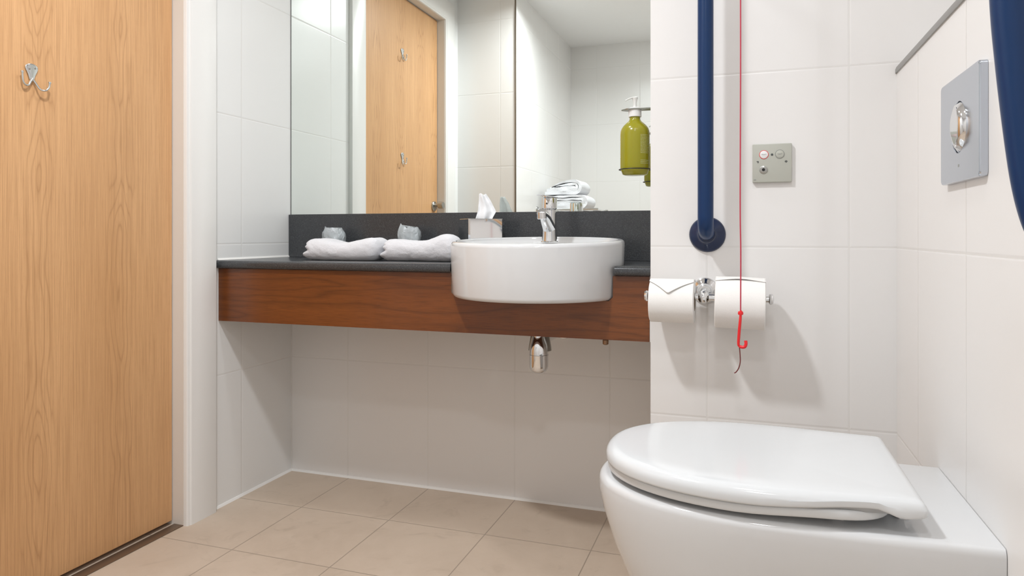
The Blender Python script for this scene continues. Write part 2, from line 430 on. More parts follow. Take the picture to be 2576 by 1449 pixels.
# architrave: moulded section swept round the opening
bm = B()
def arch_sec(w):     # (distance from opening, height off wall)
    return [(0.000, 0), (0.000, 0.010), (0.002, 0.0135), (0.006, 0.0145), (0.0085, 0.0145), (0.0105, 0.0175), (0.014, 0.0185), (w - 0.006, 0.0185), (w - 0.001, 0.0165), (w, 0.013), (w, 0)]
def arch_path(w0, w1):
    secs = []
    for (y, z, sy, sz) in ((DY1, 0, 1, 0), (DY1, DH, 1, 1), (DY0, DH, -1, 1), (DY0, 0, -1, 0)):
        w = w0 if sy > 0 else w1
        s = arch_sec(w)
        secs.append([(XL + h, y + sy * dd, z + sz * dd * (0.105 / w)) for dd, h in s])
    return secs
ring_loft(bm, arch_path(0.1125, 0.108))
obj('architrave', bm, M['paint'], door, sharp=50)
bm = B(); box(bm, XL - 0.033, XL + 0.001, DY0, DY1, 0, 0.0025, 0.001, 2); obj('threshold', bm, M['threshold'], door)
# knob
kn = B(); lathe(kn, [(0.0, 0), (0.0265, 0), (0.0265, 0.006), (0.024, 0.009), (0.0, 0.009)], (XD, 0.80, 0.985), (1, 0, 0)); 
rose = obj('handle_rose', kn, M['steel'], door)
kn = B(); lathe(kn, [(0.0, 0.008), (0.010, 0.008), (0.0085, 0.02), (0.010, 0.026), (0.0165, 0.030), (0.018, 0.036), (0.018, 0.054), (0.0165, 0.058), (0.0, 0.058)], (XD, 0.80, 0.99), (1, 0, 0))
obj('handle', kn, M['steel'], door)

# ---------------------------------------------------------------- coat hooks
def coat_hook(z, label):
    y = 1.1500
    t = thing('coat_hook', (XD, y, z), label, 'hook', None)
    bm = B()
    rings = []
    prof = [(-0.0195, .0030), (-0.017, .0050), (-0.011, .0070), (-0.004, .0092), (0.003, .0125), (0.009, .0150), (0.0135, .0152), (0.0170, .0135), (0.0195, .0100), (0.0212, .0052), (0.0218, .0012)]
    for (dz, w) in prof:
        rings.append([(XD + 0.0024 + 0.0022 * math.sin(a) * min(1, w / .007), y + w * math.cos(a), z + dz) for a in [2 * PI * k / 24 for k in range(24)]])
    ring_loft(bm, rings)
    obj('plate', bm, M['steel_light'], t, sharp=70)
    for dy, dz in ((-0.0065, .008), (0.0065, .0115)):
        bm = B(); lathe(bm, [(0, 0), (0.0022, 0), (0.0018, 0.0010), (0, 0.0012)], (XD + 0.0042, y + dy, z + dz), (1, 0, 0), 12); obj('screw', bm, M['steel'], t)
    for s, sp, out, dn, up in ((-1, 0.0265, 0.009, 0.031, 0.004), (1, 0.031, 0.015, 0.037, 0.018)):
        pts = [(XD + 0.0035, y, z - 0.013), (XD + 0.006, y + s * 0.006, z - 0.022), (XD + out * .8, y + s * sp * .42, z - dn + .001),
               (XD + out, y + s * sp * .75, z - dn), (XD + out * 1.1, y + s * sp * .98, z - dn + 0.008), (XD + out * 1.1, y + s * sp * 1.05, z - up)]
        P = smooth_path(pts, 5)
        rad = [0.0030 - 0.0008 * min(1, i / 8) for i in range(len(P))]
        bm = B(); tube(bm, P, rad, 12)
        lathe(bm, [(0.0, -0.003), (0.0026, -0.002), (0.0034, 0.001), (0.0030, 0.003), (0, 0.0042)], pts[-1], (0, 0, 1), 12)
        obj('prong', bm, M['steel_light'], t)
    return t
coat_hook(1.2080, 'chrome double coat hook on the oak door, the lower one, seen directly at left')
coat_hook(1.7080, 'chrome double coat hook high on the oak door, seen only in the mirror')

# ---------------------------------------------------------------- vanity: worktop, backsplash, apron, mirror
BC, BR = (-0.535, 1.783), 0.2336
YA = 1.704                                  # apron front
YW = 1.690                                  # worktop front
ZT = 0.7565
def cut(y, r): return math.sqrt(r * r - (BC[1] - y) ** 2)
RC = BR + 0.0003
def arc(y0, r, n=40):
    """points round the back of the basin from left front to right front"""
    a0 = math.atan2(y0 - BC[1], -cut(y0, r)); a1 = math.atan2(y0 - BC[1], cut(y0, r))
    a0 = a0 % (2 * PI); a1 = a1
    return [(BC[0] + r * math.cos(a0 + (a1 - a0) * i / n), BC[1] + r * math.sin(a0 + (a1 - a0) * i / n)) for i in range(n + 1)]
bm = B()
poly = [(XL + 0.0005, YW)] + [p for p in arc(YW, RC) if p[0] < -0.5 or p[1] > 1.7235] + [(-0.3093, 1.7225), (-0.3093, YW), (XE - 0.002, YW), (XE - 0.002, D - 0.0005), (XL + 0.0005, D - 0.0005)]
A, Bv = prism(bm, poly, 0.7325, ZT)
es = [e for e in bm.edges if all(abs(v.co.y - YW) < 1e-6 for v in e.verts) and abs(e.verts[0].co.z - e.verts[1].co.z) < 1e-6]
bmesh.ops.bevel(bm, geom=es, offset=0.010, segments=5, affect='EDGES', profile=0.5)
tag(obj('worktop', bm, M['granite'], loc=(-0.87, 1.87, 0.7325), sharp=50), 'long dark grey granite worktop around the white basin', 'worktop')
bm = B(); box(bm, XL + 0.0005, XE - 0.002, 2.045, D - 0.0005, ZT, 0.9055, 0.001, 1)
tag(obj('backsplash', bm, M['granite'], loc=(-0.87, 2.05, ZT)), 'dark speckled granite upstand between the worktop and the mirror', 'backsplash')
bm = B()
za = 0.6655
xl, xr = BC[0] - cut(YA, RC), BC[0] + cut(YA, RC)
xl2, xr2 = BC[0] - cut(YA + 0.018, RC + 0.0005), BC[0] + cut(YA + 0.018, RC + 0.0005)
xl += 0.003; za = 0.6690
poly = [(XL + 0.0015, 0.572), (XE - 0.0055, 0.572), (XE - 0.0055, 0.7315), (xr, 0.7315), (xr, za + 0.01), (xr - 0.01, za), (xl + 0.01, za), (xl, za + 0.01), (xl, 0.7315), (XL + 0.0015, 0.7315)]
prism(bm, poly, YA, YA + 0.018, plane='xz')
for v in bm.verts:
    if v.co.y > YA + 0.01 and xl - 0.001 < v.co.x < xr + 0.001 and v.co.z > 0.6: v.co.x += (xl2 - xl) if v.co.x < BC[0] else (xr2 - xr)
apron = tag(obj('vanity_panel', bm, M['walnut'], loc=(-0.87, YA, 0.572)), 'walnut veneer apron panel below the granite worktop', 'panel')
bm = B(); box(bm, XE - 0.0048, XE - 0.0004, YA + 0.001, YA + 0.017, 0.572, 0.7320)
obj('edge_strip', bm, M['silicone'], apron, label='white end strip against the tiled wall')
bm = B(); box(bm, XL + 0.0035, XE - 0.0012, D - 0.0045, D - 0.0005, 0.9062, 1.95)
mir = tag(obj('mirror', bm, M['mirror'], loc=(-0.87, D, 0.9062), sharp=0), 'large frameless wall mirror above the granite upstand', 'mirror')
bm = B()
box(bm, XL + 0.0008, XL + 0.0033, D - 0.0048, D - 0.0005, 0.9062, 1.95)
obj('mirror_edge', bm, simple('dark_mirror_edge', col=(0.10, 0.105, 0.10), rough=0.4), mir, label='dark polished left edge')

# ---------------------------------------------------------------- basin
def zr(y): return 0.8122 + (y - 1.549) * 0.036
basin = thing('basin', (BC[0], BC[1], 0.6696), 'round white semi-recessed washbasin bulging out over the walnut panel', 'basin')
bm = B(); rings = []
N = 96
def circ(c, r, zf):
    return [(c[0] + r * math.cos(2 * PI * i / N), c[1] + r * math.sin(2 * PI * i / N), zf(c[1] + r * math.sin(2 * PI * i / N))) for i in range(N)]
zb = 0.6696
rings.append(circ(BC, 0.06, lambda y: zb))
rings.append(circ(BC, BR - 0.022, lambda y: zb))
for k in range(5):
    a = PI / 2 * k / 4
    rings.append(circ(BC, BR - 0.006 - 0.011 + 0.011 * math.sin(a), lambda y, a=a: zb + 0.011 * (1 - math.cos(a))))
rings.append(circ(BC, BR - 0.003, lambda y: zb + 0.055))
rings.append(circ(BC, BR, lambda y: zr(y) - 0.011))
for k in range(1, 6):
    a = PI / 2 * k / 5
    rings.append(circ(BC, BR - 0.009 + 0.009 * math.cos(a), lambda y, a=a: zr(y) - 0.011 + 0.011 * math.sin(a)))
rings.append(circ(BC, BR - 0.013, lambda y: zr(y) - 0.0002))
for k in range(1, 5):
    a = PI / 2 * k / 4
    rings.append(circ(BC, BR - 0.013 - 0.005 * math.sin(a), lambda y, a=a: zr(y) - 0.005 * (1 - math.cos(a))))
rings.append(circ(BC, BR - 0.021, lambda y: zr(y) - 0.010))
rings.append(circ(BC, BR - 0.027, lambda y: min(zr(y) - 0.013, 0.8110)))
C1 = (BC[0], 1.722)
rings.append(circ(C1, 0.143, lambda y: 0.8090))
rings.append(circ(C1, 0.138, lambda y: 0.8040))
for r, z in ((0.132, .79), (0.124, .765), (0.112, .735), (0.09, .712), (0.06, .702), (0.024, .699)):
    rings.append(circ(C1, r, lambda y, z=z: z))
ring_loft(bm, rings)
obj('bowl', bm, M['ceramic'], basin, sharp=60)
bm = B(); lathe(bm, [(0.0, 0.6992), (0.030, 0.6992), (0.030, 0.7015), (0.024, 0.703), (0, 0.704)], (C1[0], C1[1], 0)); obj('drain', bm, M['chrome'], basin)

# ---------------------------------------------------------------- tap
TX, TY, TZ = -0.531, 1.892, 0.8105
tap = thing('basin_tap', (TX, TY, TZ), 'chrome single lever mixer tap standing on the basin', 'tap')
bm = B(); lathe(bm, [(0.0, 0.0005), (0.0245, 0.0005), (0.0245, 0.004), (0.0225, 0.006), (0.0212, 0.02), (0.0200, 0.05), (0.0200, 0.094), (0.0, 0.095)], (TX, TY, TZ), seg=48); obj('tap_body', bm, M['chrome'], tap)
bm = B()
P = smooth_path([(TX, TY + 0.002, TZ + 0.040), (TX + 0.0006, TY - 0.024, TZ + 0.055), (TX + 0.002, TY - 0.060, TZ + 0.0745), (TX + 0.004, TY - 0.096, TZ + 0.0825)], 6)
tube(bm, P, [0.0200 - 0.0072 * (i / (len(P) - 1)) for i in range(len(P))], 28)
sp = obj('spout', bm, M['chrome'], tap)
bm = B(); lathe(bm, [(0.0, 0), (0.0115, 0), (0.013, 0.002), (0.013, 0.012), (0.0128, 0.019), (0.0, 0.021)], (TX + 0.0036, TY - 0.090, TZ + 0.0665), (0.0, -0.10, 1.0), 32)
obj('aerator', bm, M['chrome'], tap)
bm = B(); lathe(bm, [(0.0, 0.0955), (0.0190, 0.0955), (0.0195, 0.0975), (0.0215, 0.0990), (0.0215, 0.1265), (0.0205, 0.1285), (0.0, 0.1290)], (TX, TY, TZ), seg=48)
cap = obj('cartridge_cap', bm, M['chrome'], tap)
bm = B(); lathe(bm, [(0, 0), (0.0026, 0), (0.0026, 0.0006), (0, 0.0006)], (TX - 0.002, TY - 0.0214, TZ + 0.112), (0, -1, 0), 16); obj('colour_dot', bm, M['mark'], cap, label='small dark temperature dot')
bm = B()
rings = []
for t_ in [i / 12 for i in range(13)]:
    y = TY + 0.018 - 0.118 * t_; w = 0.0205 - 0.0115 * t_ ** 0.8; z = TZ + 0.1285 + 0.002 * t_ ** 1.5; h = 0.0032 - 0.001 * t_
    rings.append([(TX + w * math.copysign(abs(math.cos(a)) ** .5, math.cos(a)), y, z + h * 0.5 * math.sin(a) + h * .5) for a in [2 * PI * k / 16 for k in range(16)]])
ring_loft(bm, rings); obj('lever', bm, M['chrome'], tap)
bm = B(); tube(bm, [(TX + 0.004, TY + 0.032, TZ), (TX + 0.004, TY + 0.032, TZ + 0.018)], 0.0025, 10)
lathe(bm, [(0, 0.0), (0.0065, 0.001), (0.0075, 0.004), (0.006, 0.007), (0, 0.008)], (TX + 0.004, TY + 0.032, TZ + 0.017)); obj('waste_lift_rod', bm, M['chrome'], tap)

# ---------------------------------------------------------------- under-basin plumbing
TRX, TRY = -0.5365, 1.803
trap = thing('bottle_trap', (TRX, TRY, 0.457), 'chrome bottle trap hanging under the basin below the walnut panel', 'pipe')
bm = B(); lathe(bm, [(0, 0.457), (0.012, 0.458), (0.020, 0.462), (0.0245, 0.469), (0.0262, 0.477), (0.0265, 0.505), (0.0268, 0.5075), (0.0255, 0.5085), (0, 0.5085)], (TRX, TRY, 0), seg=48); obj('trap_cup', bm, M['chrome'], trap)
bm = B(); lathe(bm, [(0, 0.5088), (0.0262, 0.5088), (0.0258, 0.520), (0.023, 0.535), (0.018, 0.548), (0.0155, 0.560), (0.0155, 0.6692), (0, 0.6692)], (TRX, TRY, 0), seg=48); obj('trap_neck', bm, M['chrome'], trap)
bm = B(); lathe(bm, [(0.0185, 0.575), (0.026, 0.556), (0.0305, 0.530), (0.0318, 0.518), (0.0302, 0.518), (0.0288, 0.530), (0.0242, 0.556), (0.0170, 0.575)], (TRX, TRY + 0.012, 0), seg=48, cap0=False, cap1=False)
for v in list(bm.verts):
    if v.co.y < TRY - 0.006: v.co.y = TRY - 0.006 if v.co.y > TRY - 0.1 else v.co.y
obj('trap_shroud', bm, M['steel'], trap)
bm = B(); tube(bm, [(TRX + 0.002, TRY + 0.02, 0.545), (TRX + 0.002, D - 0.004, 0.545)], 0.0155, 24); obj('outlet_pipe', bm, M['chrome'], trap)
bm = B(); lathe(bm, [(0.016, 0.0), (0.032, 0.0), (0.030, -0.004), (0.017, -0.010)], (TRX + 0.002, D - 0.0006, 0.545), (0, 1, 0), cap0=False, cap1=False); obj('wall_flange', bm, M['chrome'], trap)
bm = B(); tube(bm, smooth_path([(-0.50, 1.86, 0.672), (-0.497, 1.86, 0.60), (-0.492, 1.862, 0.566), (-0.476, 1.866, 0.560), (-0.455, 1.875, 0.575), (-0.43, 1.89, 0.605), (-0.40, 2.0, 0.62), (-0.40, D - 0.001, 0.62)], 8), 0.0032, 10)
tag(obj('supply_hose', bm, M['steel'], loc=(-0.5, 1.86, 0.56)), 'thin braided supply hose looping beside the bottle trap', 'hose')
vt = thing('supply_valve', (-0.345, 1.765, 0.54), 'small brass valve end poking below the right of the walnut panel', 'valve')
bm = B(); lathe(bm, [(0, 0.550), (0.005, 0.550), (0.0075, 0.552), (0.0078, 0.562), (0.005, 0.564), (0.005, 0.69), (0, 0.69)], (-0.345, 1.765, 0), seg=20)
obj('valve_body', bm, M['brass'], vt)
bm = B(); tube(bm, [(-0.345, 1.765, 0.685), (-0.345, D - 0.001, 0.685)], 0.005, 12); obj('valve_pipe', bm, M['brass'], vt)

# ---------------------------------------------------------------- tissue box
bx = thing('tissue_box', (-0.7695, 1.9635, ZT), 'square mirror-chrome tissue box cover behind the basin', 'tissue box')
Rm = Matrix.Translation((-0.7695, 1.9635, 0)) @ Matrix.Rotation(math.radians(39.6), 4, 'Z')
hs = 0.0548
bm = B()
zt0, zt1 = ZT + 0.001, 0.8825
# open-topped cover with an oval slot
def sq(r, z, n=64, p=1.0):
    o = []
    for k in range(n):
        a = 2 * PI * (k + .5) / n; c, s = math.cos(a), math.sin(a); q = max(abs(c), abs(s)); o.append(Rm @ Vector((r * c / q, r * s / q, z)))
    return o
def ov(rx, ry, z, n=64): return [Rm @ Vector((rx * math.cos(2 * PI * (k + .5) / n), ry * math.sin(2 * PI * (k + .5) / n), z)) for k in range(n)]
ring_loft(bm, [sq(hs, zt0), sq(hs, zt1 - 0.0012), sq(hs - 0.0012, zt1), ov(0.030, 0.018, zt1), ov(0.030, 0.018, zt1 - 0.002), sq(hs - 0.002, zt1 - 0.002), sq(hs - 0.002, zt0)], False, False)
bxo = obj('box_cover', bm, M['chrome'], bx)
bm = B()
pa = [(-0.030, 0.0, 0.8775), (-0.021, 0.004, 0.8775), (-0.010, -0.005, 0.8775), (0.002, 0.005, 0.8775), (0.013, -0.004, 0.8775), (0.022, 0.002, 0.8775)]
lv = []
# tissue: pleated sheet rising from the slot (camera-facing plane coordinates: s along, d depth)
cy, sy_ = math.cos(YAW), math.sin(YAW)
TC = Vector((-0.760, 1.9635, 0))
def tp(s, d, z): return (TC.x + s * cy - d * sy_, TC.y + s * sy_ + d * cy, z)
rows = []
def outline(h):   # left and right edge of the sheet at height fraction h
    L = [(-0.026, 0), (-0.024, .15), (-0.0165, .45), (-0.0145, .75), (-0.0135, 1.0)]
    R_ = [(0.022, 0), (0.029, .2), (0.0385, .38), (0.031, .55), (0.022, .75), (0.009, .97), (0.006, 1.0)]
    f = lambda T: next(a[0] + (b_[0] - a[0]) * (h - a[1]) / (b_[1] - a[1]) for a, b_ in zip(T, T[1:]) if h <= b_[1] + 1e-9)
    return f(L), f(R_)
for i in range(25):
    h = i / 24; l, r_ = outline(h); row = []
    for j in range(17):
        u = j / 16; s = l + (r_ - l) * u
        d = 0.0075 * (1 - .4 * h) * math.sin(u * 9 + h * 1.3) + 0.010 * (h * h) * (u - .3) + 0.004 * noise.noise((u * 3, h * 4, 2.2))
        row.append(tp(s, d * (1 if h > .05 else .6), 0.871 + h * 0.088 + 0.002 * math.sin(u * 7) * h))
    rows.append(row)
V = [[bm.verts.new(p) for p in r] for r in rows]
for a, b_ in zip(V, V[1:]):
    for i in range(len(a) - 1): bm.faces.new((a[i], a[i + 1], b_[i + 1], b_[i]))
ts = obj('tissue', bm, M['tissue'], loc=(-0.7695, 1.9635, 0.872), sharp=0)
for p in ts.data.polygons: p.use_smooth = True
md = ts.modifiers.new('thickness', 'SOLIDIFY'); md.thickness = 0.0008; md.offset = 0
tag(ts, 'white paper tissue pulled up out of the chrome box', 'tissue')

# ---------------------------------------------------------------- folded hand towels
def towel(name, x0, x1, y0, y1, zb, ztop, notch_side, label, group, yaw=0.0, seedv=0, cat='towel', layers=1, amp=0.0025):
    bm = B()
    nx, ny, nz = 60, 26, 18
    cx, cyy = (x0 + x1) / 2, (y0 + y1) / 2; hx, hy = (x1 - x0) / 2, (y1 - y0) / 2
    grid = {}
    def P(i, j, k):
        key = (i, j, k)
        if key in grid: return grid[key]
        a, b_, c = 2 * i / nx - 1, 2 * j / ny - 1, 2 * k / nz - 1
        h = ztop(a) - zb
        # rounded box: pull corners in
        r = 0.5 * min(h, 0.07)
        px, py, pz = a * hx, b_ * hy, c * h / 2
        ix, iy, iz = hx - r * 0.9, hy - r, max(h / 2 - r, 0)
        qx, qy, qz = max(-ix, min(ix, px)), max(-iy, min(iy, py)), max(-iz, min(iz, pz))
        v = Vector((px - qx, py - qy, pz - qz)); m_ = max(abs(v.x) / (hx - ix), abs(v.y) / (hy - iy), abs(v.z) / max(h / 2 - iz, 1e-6))
        if v.length > 1e-9:
            w = Vector((v.x / (hx - ix), v.y / (hy - iy), v.z / (h / 2 - iz)))
            w = w.normalized() * m_
            v = Vector((w.x * (hx - ix), w.y * (hy - iy), w.z * (h / 2 - iz)))
        p = Vector((qx + v.x, qy + v.y, qz + v.z))
        fz = (p.z + h / 2) / h
        endw = max(0, (notch_side * p.x - hx * 0.74) / (hx * 0.26)) if notch_side else 0
        # crease between the folded layers, deepest at the open end
        cre = math.exp(-((fz - 0.47) / 0.10) ** 2)
        p.x -= notch_side * 0.011 * cre * endw
        p.x += notch_side * 0.010 * math.exp(-((fz - 0.22) / 0.17) ** 2) * min(1, endw * 1.2)
        front = max(0, -p.y / hy)
        p.y += front * cre * (0.009 * endw)
        cre2 = math.exp(-((fz - 0.72) / 0.05) ** 2)
        p.x -= notch_side * 0.006 * cre2 * endw
        q = Vector((p.x * 14, p.y * 14, p.z * 20)) + Vector((seedv * 3.1, 0, 0))
        nn = noise.noise(q) * amp * 1.4 + noise.noise(q * 4) * amp * .5 + noise.noise(q * 14) * amp * .28
        d = Vector((p.x / hx, p.y / hy, p.z / (h / 2))); d = d.normalized() if d.length else d
        p += d * nn
        pz_ = p.z + h / 2
        if pz_ < 0.001: pz_ = 0.001
        ca, sa = math.cos(yaw), math.sin(yaw)
        grid[key] = bm.verts.new((cx + p.x * ca - p.y * sa, cyy + p.x * sa + p.y * ca, zb + pz_)); return grid[key]
    for i in range(nx):
        for j in range(ny):
            for k in (0, nz): bm.faces.new((P(i, j, k), P(i + 1, j, k), P(i + 1, j + 1, k), P(i, j + 1, k)))
    for i in range(nx):
        for k in range(nz):
            for j in (0, ny): bm.faces.new((P(i, j, k), P(i + 1, j, k), P(i + 1, j, k + 1), P(i, j, k + 1)))
    for j in range(ny):
        for k in range(nz):
            for i in (0, nx): bm.faces.new((P(i, j, k), P(i, j + 1, k), P(i, j + 1, k + 1), P(i, j, k + 1)))
    o = obj(name, bm, M['towel'], loc=(cx, cyy, zb), sharp=0)
    for p in o.data.polygons: p.use_smooth = True
    return tag(o, label, cat, group)
towel('hand_towel', -1.295, -1.036, 1.787, 1.905, ZT, lambda a: ZT + 0.0665 - 0.013 * math.exp(-((a - 0.05) / 0.42) ** 2) + 0.006 * max(0, a) ** 2, -1,
      'folded white hand towel at the left end of the worktop, nearest the door frame', 'folded hand towels on the worktop', yaw=0.02, seedv=1)
towel('hand_towel', -1.036, -0.780, 1.806, 1.893, ZT, lambda a: ZT + 0.0655 - 0.006 * math.exp(-((a + 0.1) / 0.35) ** 2) + 0.014 * math.exp(-((a - 0.62) / 0.3) ** 2), -1,
      'folded white hand towel on the worktop beside the basin', 'folded hand towels on the worktop', yaw=0.0, seedv=5)

# ---------------------------------------------------------------- wrapped tumblers
def tumbler(x, y, r, h, label, seedv, peak):
    t = thing('drinking_glass', (x, y, ZT), label, 'glass', 'wrapped tumblers behind the towels')
    bm = B(); lathe(bm, [(0, 0.001), (r * .70, 0.001), (r * .88, h * .88), (r * .84, h * .88), (r * .66, 0.006), (0, 0.006)], (x, y, ZT), seg=36); obj('tumbler', bm, M['glass'], t)
    bm = B(); rings = []
    n = 44
    for i in range(15):
        f = i / 14
        rr = r * (0.90 + 0.12 * math.sin(f * PI * 0.9)) if f < 0.9 else r * (0.92 - 1.6 * (f - 0.9))
        ring = []
        for k in range(n):
            a = 2 * PI * k / n
            nz_ = noise.noise((math.cos(a) * 1.6 + seedv, math.sin(a) * 1.6, f * 3.5)) * 0.14 + noise.noise((math.cos(a) * 5 + seedv, math.sin(a) * 5, f * 9)) * 0.08
            zz = ZT + 0.001 + f * h
            if f > .85: zz += (f - .85) / .15 * (peak * max(0, math.cos(a - 3.6)) ** 6 + 0.006 * noise.noise((a * 3, seedv, 1)))
            ring.append((x + rr * (1 + nz_) * math.cos(a), y + rr * (1 + nz_) * math.sin(a), zz))
        rings.append(ring)
    ring_loft(bm, rings, True, True)
    o = obj('wrapper', bm, M['wrapper'], t, sharp=25, label='crinkled clear plastic wrapper')
tumbler(-1.304, 1.985, 0.0365, 0.098, 'upside-down tumbler in crinkled clear wrap behind the left towel', 1.3, 0.006)
tumbler(-1.022, 1.985, 0.0355, 0.101, 'tumbler in clear wrap with a pointed tip behind the towel beside the basin', 8.1, 0.012)

# ---------------------------------------------------------------- soap dispenser
SX, SY_, SZ = -0.2796, 1.832, 0.9921
bot = thing('soap_bottle', (SX, SY_, SZ), 'olive green pump soap bottle hanging in a steel bracket beside the mirror', 'soap bottle')
prof = [(0, 0.0), (0.028, 0.0), (0.033, 0.002), (0.0375, 0.014), (0.0392, 0.020), (0.0392, 0.110), (0.0385, 0.118), (0.0358, 0.1262), (0.0305, 0.1335), (0.0235, 0.1400), (0.0170, 0.1455), (0.0142, 0.1505), (0.0142, 0.157), (0, 0.157)]
prof = [(a * 0.979, b_ * 0.979) for a, b_ in prof]
bm = B(); lathe(bm, prof, (SX, SY_, SZ), seg=56); body = obj('bottle_body', bm, M['green'], bot, sharp=60)
rnd = random.Random(3)
def dash_rows(bm, a_c, half, z_hi, z_lo, dz, hgt):
    z = z_hi
    while z > z_lo:
        a = a_c - half; end = a_c + half * rnd.uniform(.55, 1)
        while a < end:
            w = rnd.uniform(0.03, 0.12); b2 = min(a + w, end)
            q = [(SX + 0.0387 * math.cos(t_), SY_ + 0.0387 * math.sin(t_), zz) for t_, zz in ((a, z), (b2, z), (b2, z + hgt), (a, z + hgt))]
            bm.faces.new([bm.verts.new(p) for p in q]); a = b2 + 0.025
        z -= dz
ang = math.radians(-90 + 8.7)
for args_ in ((ang + 0.78, 0.40, SZ + 0.102, SZ + 0.052, 0.0036, 0.0009), (ang + 0.78, 0.40, SZ + 0.036, SZ + 0.027, 0.0040, 0.0009), (ang - 1.36, 0.12, SZ + 0.088, SZ + 0.079, 0.0042, 0.0022), (ang - 1.36, 0.12, SZ + 0.055, SZ + 0.043, 0.0042, 0.0020)):
    bm = B(); dash_rows(bm, *args_); obj('printed_text', bm, M['print_cream'], body, sharp=0, label='block of tiny cream print too small to read')
bm = B(); lathe(bm, [(0, 0.1538), (0.0168, 0.1538), (0.0171, 0.156), (0.0168, 0.1762), (0.015, 0.1778), (0, 0.1778)], (SX, SY_, SZ), seg=40); obj('collar', bm, M['white_plastic'], bot)
bm = B(); lathe(bm, [(0, 0.1779), (0.0046, 0.1779), (0.0046, 0.191), (0.0068, 0.200), (0.0085, 0.2045), (0.007, 0.206), (0, 0.206)], (SX, SY_, SZ), seg=24)
tube(bm, smooth_path([(SX + 0.006, SY_ - 0.001, SZ + 0.2055), (SX - 0.008, SY_ - 0.004, SZ + 0.204), (SX - 0.020, SY_ - 0.008, SZ + 0.199), (SX - 0.0235, SY_ - 0.009, SZ + 0.1965)], 5), [0.005 - 0.0024 * i / 15 for i in range(16)], 14, flat=.55)
obj('pump', bm, M['pump'], bot)
brk = thing('dispenser_bracket', (XE, SY_, 1.0), 'steel bracket on the wall end holding the green soap bottle', 'bracket')
bm = B()
poly = [(XE - 0.001, SY_ - 0.016), (SX + 0.02, SY_ - 0.016)] + [(SX + 0.0178 * 0 + 0.030 * math.cos(a) - 0.004, SY_ + 0.020 * math.sin(a)) for a in [math.radians(-60 - 60 * k / 4) for k in range(5)]] + [(SX - 0.034, SY_ - 0.004), (SX - 0.036, SY_), (SX - 0.034, SY_ + 0.004)] + \
       [(SX + 0.030 * math.cos(a) - 0.004, SY_ + 0.020 * math.sin(a)) for a in [math.radians(120 - 60 * k / 4) for k in range(5)]] + [(SX + 0.02, SY_ + 0.016), (XE - 0.001, SY_ + 0.016)]
prism(bm, poly, 1.1640, 1.1668); obj('top_plate', bm, M['bracket_steel'], brk)
bm = B(); box(bm, XE - 0.0035, XE - 0.0005, SY_ - 0.016, SY_ + 0.016, 0.998, 1.175); obj('back_plate', bm, M['bracket_steel'], brk)
bm = B()
rr = 0.0415
pts = [(XE - 0.001, SY_ - 0.012, 1.0068)] + [(SX + rr * math.cos(a), SY_ + rr * math.sin(a), 1.0068) for a in [math.radians(-25 - 310 * k / 36) for k in range(37)]] + [(XE - 0.001, SY_ + 0.012, 1.0068)]
tube(bm, pts, 0.0013, 8)
obj('lower_ring', bm, M['black'], brk)

# ---------------------------------------------------------------- vertical grab rail on the partition
gr = thing('grab_rail', (-0.087, YP, 0.835), 'vertical navy blue grab rail on the wall between mirror and call point', 'grab rail')
yb, rb = 1.604, 0.0173
def bend(x, y_wall, y_bar, z_f, sgn, R):
    pts = []
    for k in range(11):
        a = PI / 2 * k / 10
        pts.append((x, y_bar + R - R * math.sin(a), z_f + sgn * (R - R * math.cos(a))))
    return [(x, y_wall, z_f)] + pts[:]
# bottom: from wall towards room then up
z0, z1, R = 0.8395, 1.50, 0.036
path = [(-0.087, YP - 0.012, z0)] + [(-0.087, yb + R - R * math.sin(PI / 2 * k / 10), z0 + R - R * math.cos(PI / 2 * k / 10)) for k in range(11)] + \
       [(-0.087, yb, z0 + R + (z1 - z0 - 2 * R) * k / 12) for k in range(1, 12)] + [(-0.087, yb + R - R * math.cos(PI / 2 * k / 10), z1 - R + R * math.sin(PI / 2 * k / 10)) for k in range(11)] + [(-0.087, YP - 0.012, z1)]
bm = B(); tube(bm, path, rb, 36); obj('rail_bar', bm, M['blue'], gr)
for zz in (0.835, z1):
    bm = B(); lathe(bm, [(0.0, 0.0005), (0.0415, 0.0005), (0.0412, 0.004), (0.037, 0.009), (0.026, 0.0165), (0.0205, 0.022), (0.0188, 0.026), (0, 0.026)], (-0.087, YP, zz), (0, -1, 0), 56)
    obj('flange', bm, M['blue_dark'], gr, sharp=50)

# right-hand rail near the camera
g2 = thing('support_rail', (XR, 0.86, 0.79), 'navy blue support rail at the right edge beside the flush plate', 'grab rail')
Yr = 0.86
sil = [(0.2400, 1.30), (0.2420, 1.20), (0.2457, 1.084), (0.2504, 1.020), (0.2566, 0.957), (0.2637, 0.8975), (0.2709, 0.859), (0.2765, 0.842)]
pp = []
for i, (x, z) in enumerate(sil):
    a = sil[max(i - 1, 0)]; c = sil[min(i + 1, len(sil) - 1)]
    t_ = Vector((c[0] - a[0], 0, c[1] - a[1])).normalized(); n_ = Vector((-t_.z, 0, t_.x))
    pp.append(Vector((x, Yr, z)) + n_ * 0.0175)
pp = [Vector((0.2555, Yr, 1.42))] + pp[:-1] + [Vector((0.2960, Yr, 0.838)), Vector((0.3065, Yr, 0.826))]
bm = B(); tube(bm, smooth_path([tuple(p) for p in pp], 6), 0.0175, 36); obj('rail_bar', bm, M['blue'], g2)
bm = B(); lathe(bm, [(0.0, 0.0005), (0.040, 0.0005), (0.038, 0.005), (0.022, 0.012), (0, 0.012)], (XR, Yr, 0.815), (-1, 0, 0), 48); obj('flange', bm, M['blue_dark'], g2)
